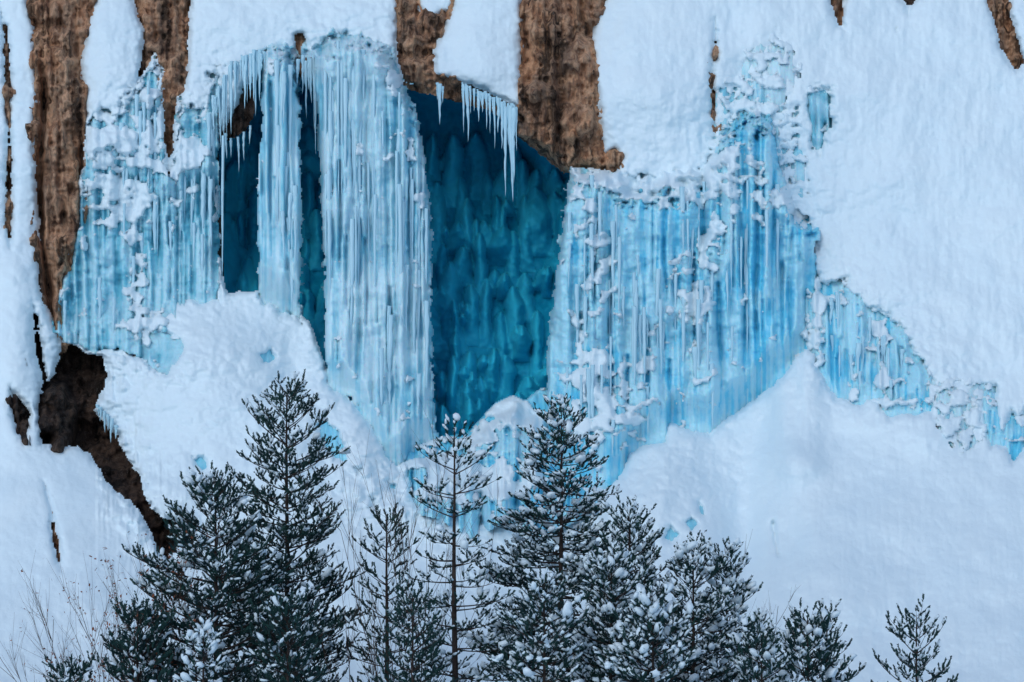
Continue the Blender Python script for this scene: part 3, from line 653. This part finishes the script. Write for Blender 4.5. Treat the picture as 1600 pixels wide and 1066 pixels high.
# ------------------------------------------------------------------ pines
print('trees')
def unit(v): return v/(np.linalg.norm(v)+1e-9)
_sp = []
for a in range(5):
    for b in range(8): _sp.append((a, b))
def blob_template():
    v = [(0, 0, 1)]; 
    for a in range(1, 4):
        th = math.pi*a/4
        for b in range(8): v.append((math.sin(th)*math.cos(b*math.pi/4), math.sin(th)*math.sin(b*math.pi/4), math.cos(th)))
    v.append((0, 0, -1)); f3 = []; f4 = []
    for b in range(8):
        c = (b+1) % 8; f3.append((0, 1+b, 1+c)); f3.append((25, 17+c, 17+b))
        for a in range(2): f4.append((1+a*8+b, 9+a*8+b, 9+a*8+c)); f4.append((1+a*8+b, 9+a*8+c, 1+a*8+c))
    return np.array(v, float), np.array(f3+f4)
BV, BF = blob_template()
class Pine:
    def __init__(s, seed): s.r = np.random.RandomState(seed); s.tp = []; s.td = []; s.tl = []; s.wood = MB(); s.snow = []; 
    def twig(s, p, d, L, rad, prob, depth=0):
        n = 4; pts = [p]; dd = d.copy(); q = p
        for i in range(n):
            dd = unit(dd+np.array([0, 0, .10])+s.r.normal(0, .07, 3)); q = q+dd*L/n; pts.append(q)
        s.wood.tube(pts, np.linspace(rad, rad*.4, n+1), 3)
        pts = np.array(pts)
        # terminal tuft and tufts along the outer part
        k = max(1, int(L/0.17))
        for i in range(k):
            t = 1-i*0.16/L if L > .2 else 1
            if t < .25: break
            x = pts[0]*0+np.array([np.interp(t*n, range(n+1), pts[:, c]) for c in range(3)])
            s.tp.append(x-dd*.12); s.td.append(unit(dd+s.r.normal(0, .22, 3)+np.array([0, 0, .16]))); s.tl.append(s.r.uniform(.18, .32))
        if depth < 1 and L > .35:
            for i in range(int(L/.2)):
                t = s.r.uniform(.3, .9); x = np.array([np.interp(t*n, range(n+1), pts[:, c]) for c in range(3)])
                sd = 1 if s.r.rand() < .5 else -1
                side = unit(np.cross(dd, [0, 0, 1]))*sd
                s.twig(x, unit(dd*.8+side*.9+s.r.normal(0, .15, 3)), L*s.r.uniform(.35, .55), rad*.6, prob, depth+1)
    def branch(s, p, az, L, elev, rad, bend=.35, leafy=.75, dens=1.0):
        n = 7; pts = [p]; q = p; e = elev
        for i in range(n):
            e2 = e+bend*(i/n)**1.5; a2 = az+s.r.normal(0, .06)
            d = np.array([math.cos(a2)*math.cos(e2), math.sin(a2)*math.cos(e2), math.sin(e2)]); q = q+d*L/n; pts.append(q)
        pts = np.array(pts); s.wood.tube(pts, np.linspace(rad, rad*.3, n+1), 4)
        m = int(L*leafy/.14*dens)
        for i in range(m):
            t = 1-leafy*(i+s.r.rand())/max(m, 1); f = t*n
            x = np.array([np.interp(f, range(n+1), pts[:, c]) for c in range(3)]); k = min(int(f), n-1); d = unit(pts[k+1]-pts[k])
            sd = 1 if i % 2 else -1
            side = unit(np.cross(d, [0, 0, 1]))*sd
            s.twig(x, unit(d*.75+side*s.r.uniform(.5, 1)+np.array([0, 0, s.r.uniform(-.15, .45)])), min(.75, .18+(1-t)*L*.55)*s.r.uniform(.6, 1.1), rad*.35, 1)
        s.twig(pts[-1], unit(pts[-1]-pts[-2]), .22, rad*.3, 1, 1)
def pine(u, vtop, Y, wfun, label, seed, whorl=.42, nb=6, snow=.4, snow_big=.05, zcut=-13.0, dens=1.0, elev=(.8, .2), needles=27, leafy=.75, lean=0, group=None):
    """wfun: crown half width (photo pixels) by photo pixels below the tip"""
    P = Pine(seed); r = P.r; s = K*Y
    x0 = (u-800)*s; zt = (533-vtop)*s; zb = float(zground(0, Y))-.2; H = zt-zb
    root = empty('pine_tree', (x0+lean*H*.0, Y, zb)); tag(root, label, 'pine tree', group)
    z = np.linspace(zb, zt-.12, 16); xo = x0+.05*np.sin(z*.9+seed)*(zt-z)/H+lean*(z-zt)
    tr = MB(); tr.tube(np.stack([xo, Y+0*z, z], -1), .012+.0115*(zt-z)**.95, 8)
    tr.build('trunk', M['bark'], root, (x0, Y, zb))
    h = .38; 
    P.twig(np.array([x0, Y, zt-.52]), np.array([0, 0, 1.]), .30, .012, 1, 1)
    while zt-h > max(zcut, zb+2.5):
        z0 = zt-h; Rm = wfun(h/s)*s
        xc = float(np.interp(z0, z, xo)); top = min(1, h/3.0)
        el = elev[0]+(elev[1]-elev[0])*top; az0 = r.rand()*6.28
        k = nb if h > .5 else 4
        for b in range(k):
            az = az0+b*6.283/k+r.normal(0, .25); L = Rm*r.uniform(.62, 1.15)/max(.35, math.cos(el+.12)); el2 = el+r.normal(0, .12)
            P.branch(np.array([xc, Y, z0+r.uniform(-.12, .12)]), az, max(L, .18), el2, .008+.010*L, .4, leafy if h > 1 else .85, dens)
        h += whorl*(.55+.45*min(1, h/1.5))*r.uniform(.85, 1.2)
    P.wood.build('branches', M['bark'], root, (x0, Y, zb))
    # needles
    tp = np.array(P.tp); td = np.array(P.td); tl = np.array(P.tl); n = len(tp); N = needles
    ref = np.array([0.3, .2, .93]); A = np.cross(td, ref); A /= np.linalg.norm(A, axis=1)[:, None]+1e-6; B = np.cross(td, A)
    ph = r.rand(n, N)*6.283; t = r.rand(n, N)
    rad = np.cos(ph)[..., None]*A[:, None]+np.sin(ph)[..., None]*B[:, None]
    base = tp[:, None]+td[:, None]*(t*tl[:, None])[..., None]
    nd = td[:, None]*.8+rad*.6; ln = r.uniform(.06, .09, (n, N))[..., None]*(1.1-.35*t[..., None])
    tip = base+nd*ln
    sidev = np.cross(nd, rad*0+np.array([.2, 1., .1])); sidev /= np.linalg.norm(sidev, axis=2)[..., None]+1e-6
    w = .0155
    VV = np.stack([base-sidev*w, base+sidev*w, tip], 2).reshape(-1, 3)
    mb = MB(); mb.add(VV, np.arange(len(VV)).reshape(-1, 3)); mb.build('needles', M['needle'], root, (x0, Y, zb), smooth=False)
    # snow lying on the tufts
    pick = np.nonzero(r.rand(n) < snow*1.3)[0]
    if len(pick):
        m = len(pick); d = td[pick].copy(); d[:, 2] *= .55; d /= np.linalg.norm(d, axis=1)[:, None]
        si = np.cross(d, [0, 0, 1.]); si /= np.linalg.norm(si, axis=1)[:, None]+1e-6; up = np.cross(si, d)
        big = r.rand(m) < snow_big
        sc = r.uniform(.55, 1.1, m)*np.where(big, 1.7, 1)
        a = tl[pick]*.45*sc; b = .058*sc*np.where(big, 1.3, 1); c = .036*sc*np.where(big, 1.5, 1)
        cen = tp[pick]+td[pick]*(tl[pick]*.55)[:, None]+np.array([0, 0, 1.])*(.036*sc)[:, None]
        tv = BV[None]*(1+.16*r.normal(0, 1, (m, 26, 1)))
        VV = cen[:, None]+tv[..., 0:1]*(a[:, None]*1)[..., None]*d[:, None]+tv[..., 1:2]*b[:, None, None]*si[:, None]+tv[..., 2:3]*c[:, None, None]*up[:, None]
        VV = VV.reshape(-1, 3); FF = (BF[None]+np.arange(m)[:, None, None]*26).reshape(-1, 3)
        mb = MB(); mb.add(VV, FF); tag(mb.build('snow_cover', M['tree_snow'], root, (x0, Y, zb)), kind='stuff')
    print('pine', label[:30], n)
    return root
W = lambda *pts: (lambda d: float(np.interp(d, [p[0] for p in pts], [p[1] for p in pts])))
pine(448, 600, 76, W((0,6),(40,28),(100,70),(200,90),(320,102),(450,115),(600,120)), 'tallest pine on the left, dark green with bare top shoots, before the snow mound', 1, snow=.2, snow_big=.06, dens=.8)
pine(337, 744, 72, W((0,6),(30,25),(90,74),(160,125),(240,150),(330,180),(500,180)), 'broad bushy pine left of the tallest left pine, drooping wide to the left', 2, snow=.22, snow_big=.12, dens=.85)
pine(604, 797, 73, W((0,5),(40,26),(100,52),(200,55),(300,75),(500,80)), 'slim small pine standing between the tallest left pine and the sparse straight pine', 3, whorl=.5, nb=5, snow=.12, dens=.7)
pine(710, 662, 71, W((0,5),(40,24),(80,50),(130,62),(200,70),(300,80),(420,105),(600,100)), 'sparse straight pine with a snow knob on its tip, in front of the cave foot', 4, whorl=.62, nb=5, snow=.45, snow_big=.1, dens=.6, elev=(.8, -.02))
pine(877, 627, 74, W((0,6),(40,24),(100,66),(180,92),(260,105),(350,140),(450,170),(600,170)), 'largest dense pine thick with snow, right of the sparse straight pine', 5, snow=.45, snow_big=.1, dens=1.05, elev=(.8, -.05))
pine(983, 800, 72, W((0,6),(40,32),(90,50),(150,75),(260,100),(450,100)), 'snowy pine with upswept tips just right of the largest dense pine', 6, snow=.45, snow_big=.12)
pine(955, 862, 69.5, W((0,6),(40,28),(100,55),(200,80),(400,90)), 'snow laden young pine in the gap before the largest dense pine and its right neighbour', 7, snow=.5, snow_big=.1)
pine(1083, 852, 71, W((0,5),(40,28),(90,50),(150,70),(250,80),(400,80)), 'snowy pine, second of the three shorter pines right of the dense pine', 8, snow=.48, snow_big=.14)
pine(1135, 862, 72, W((0,5),(30,24),(80,38),(130,55),(250,80),(400,85)), 'snowy pine, easternmost of the thick cluster, beside the bare twiggy shrub', 9, snow=.5, snow_big=.14)
pine(1262, 958, 70, W((0,5),(20,22),(60,42),(110,62),(250,80)), 'small pine low at the right of the bare shrub with a snow tuft on top', 10, snow=.2, snow_big=.25, whorl=.36)
pine(1292, 945, 73, W((0,4),(30,14),(60,22),(120,45),(200,60)), 'thin pine top just behind the small pine right of the bare shrub', 11, snow=.12, whorl=.5, nb=4)
pine(1432, 960, 72, W((0,5),(30,24),(60,42),(100,60),(130,72),(250,80)), 'lone sparse pine at the lower right with bare snow around it', 12, snow=.2, whorl=.52, nb=5, dens=.7)
pine(318, 978, 67, W((0,5),(30,18),(80,32),(200,50)), 'little bright snowy pine tip in front of the broad bushy pine', 13, snow=.7, snow_big=.3)
pine(110, 1042, 69, W((0,4),(30,30),(60,40),(200,60)), 'pine tip barely showing at the bottom left', 14, snow=.1)
pine(850, 905, 67.5, W((0,6),(40,28),(100,60),(200,90)), 'low snowy pine at the bottom, in front of the largest dense pine', 15, snow=.45, snow_big=.12)
pine(1020, 930, 67, W((0,6),(40,32),(100,65),(200,90)), 'low snowy pine at the bottom between the second and third shorter pines', 16, snow=.45, snow_big=.2)
pine(1190, 985, 68, W((0,6),(30,26),(80,50),(200,70)), 'low pine under the bare twiggy shrub at the bottom right of the cluster', 17, snow=.35, snow_big=.15)
pine(215, 958, 69.5, W((0,5),(30,35),(80,62),(200,90)), 'low dark pine at the bottom left under the broad bushy pine', 18, snow=.12)
pine(645, 915, 69, W((0,5),(30,22),(80,42),(200,60)), 'low pine with dark sparse shoots between the slim small pine and the straight pine', 19, snow=.15, dens=.8)
pine(450, 935, 68, W((0,5),(40,30),(100,55),(200,80)), 'low dark pine at the bottom in front of the tallest left pine', 20, snow=.2)

# ------------------------------------------------------------------ bare shrubs
def shrub(u, vtop, Y, spread, label, seed, nst=6, leaves=0, r0=.014):
    rng = np.random.RandomState(seed); s = K*Y; x0 = (u-800)*s; zb = -12.6; zt = (533-vtop)*s
    zb = float(zground(0, Y))-.1
    root = empty('bare_shrub', (x0, Y, zb)); tag(root, label, 'shrub'); mb = MB(); tips = []
    def grow(p, d, L, rad, dep):
        n = 5; pts = [p]; q = p
        for i in range(n):
            d = unit(d+rng.normal(0, .05, 3)+np.array([0, 0, .05])); q = q+d*L/n; pts.append(q)
        mb.tube(pts, np.linspace(rad, rad*.5, n+1), 4)
        if dep == 0: tips.append(q); return
        for i in range(4 if dep > 1 else 5):
            k = rng.randint(2, n+1); dd = unit(d+rng.normal(0, .26, 3)); grow(pts[k], dd, L*rng.uniform(.35, .62), rad*.55, dep-1)
            tips.append(pts[k])
    H = zt-zb
    for k in range(nst):
        a = rng.rand()*6.28; d = unit(np.array([math.cos(a)*spread, math.sin(a)*spread*.6, 1.])); h = H*rng.uniform(.55, .72)
        grow(np.array([x0+.15*math.cos(a), Y+.15*math.sin(a), zb]), d, h, r0*1.6, 3)
    mb.build('stems', M['twig'], root, (x0, Y, zb))
    if leaves:
        T = np.array(tips); ii = rng.randint(0, len(T), leaves); C = T[ii]+rng.normal(0, .05, (leaves, 3)); a = rng.normal(0, .022, (leaves, 3)); b = rng.normal(0, .022, (leaves, 3))
        VV = np.stack([C-a, C+b, C+a, C-b], 1).reshape(-1, 3); m2 = MB(); m2.add(VV, np.arange(len(VV)).reshape(-1, 4)); m2.build('dry_leaves', M['dead_leaf'], root, (x0, Y, zb), smooth=False)
shrub(188, 885, 70.5, .03, 'bare twiggy shrub with a few reddish dry leaves at the lower left', 1, 11, 2600)
shrub(1186, 925, 72.5, .12, 'bare grey shrub with upright twigs at the right end of the pine cluster', 2, 5)
shrub(632, 850, 72, .10, 'bare thin twigs rising between the slim pine and the sparse straight pine', 3, 6)
shrub(92, 985, 72, .03, 'single faint bare sapling at the far lower left', 4, 1)
print('done')
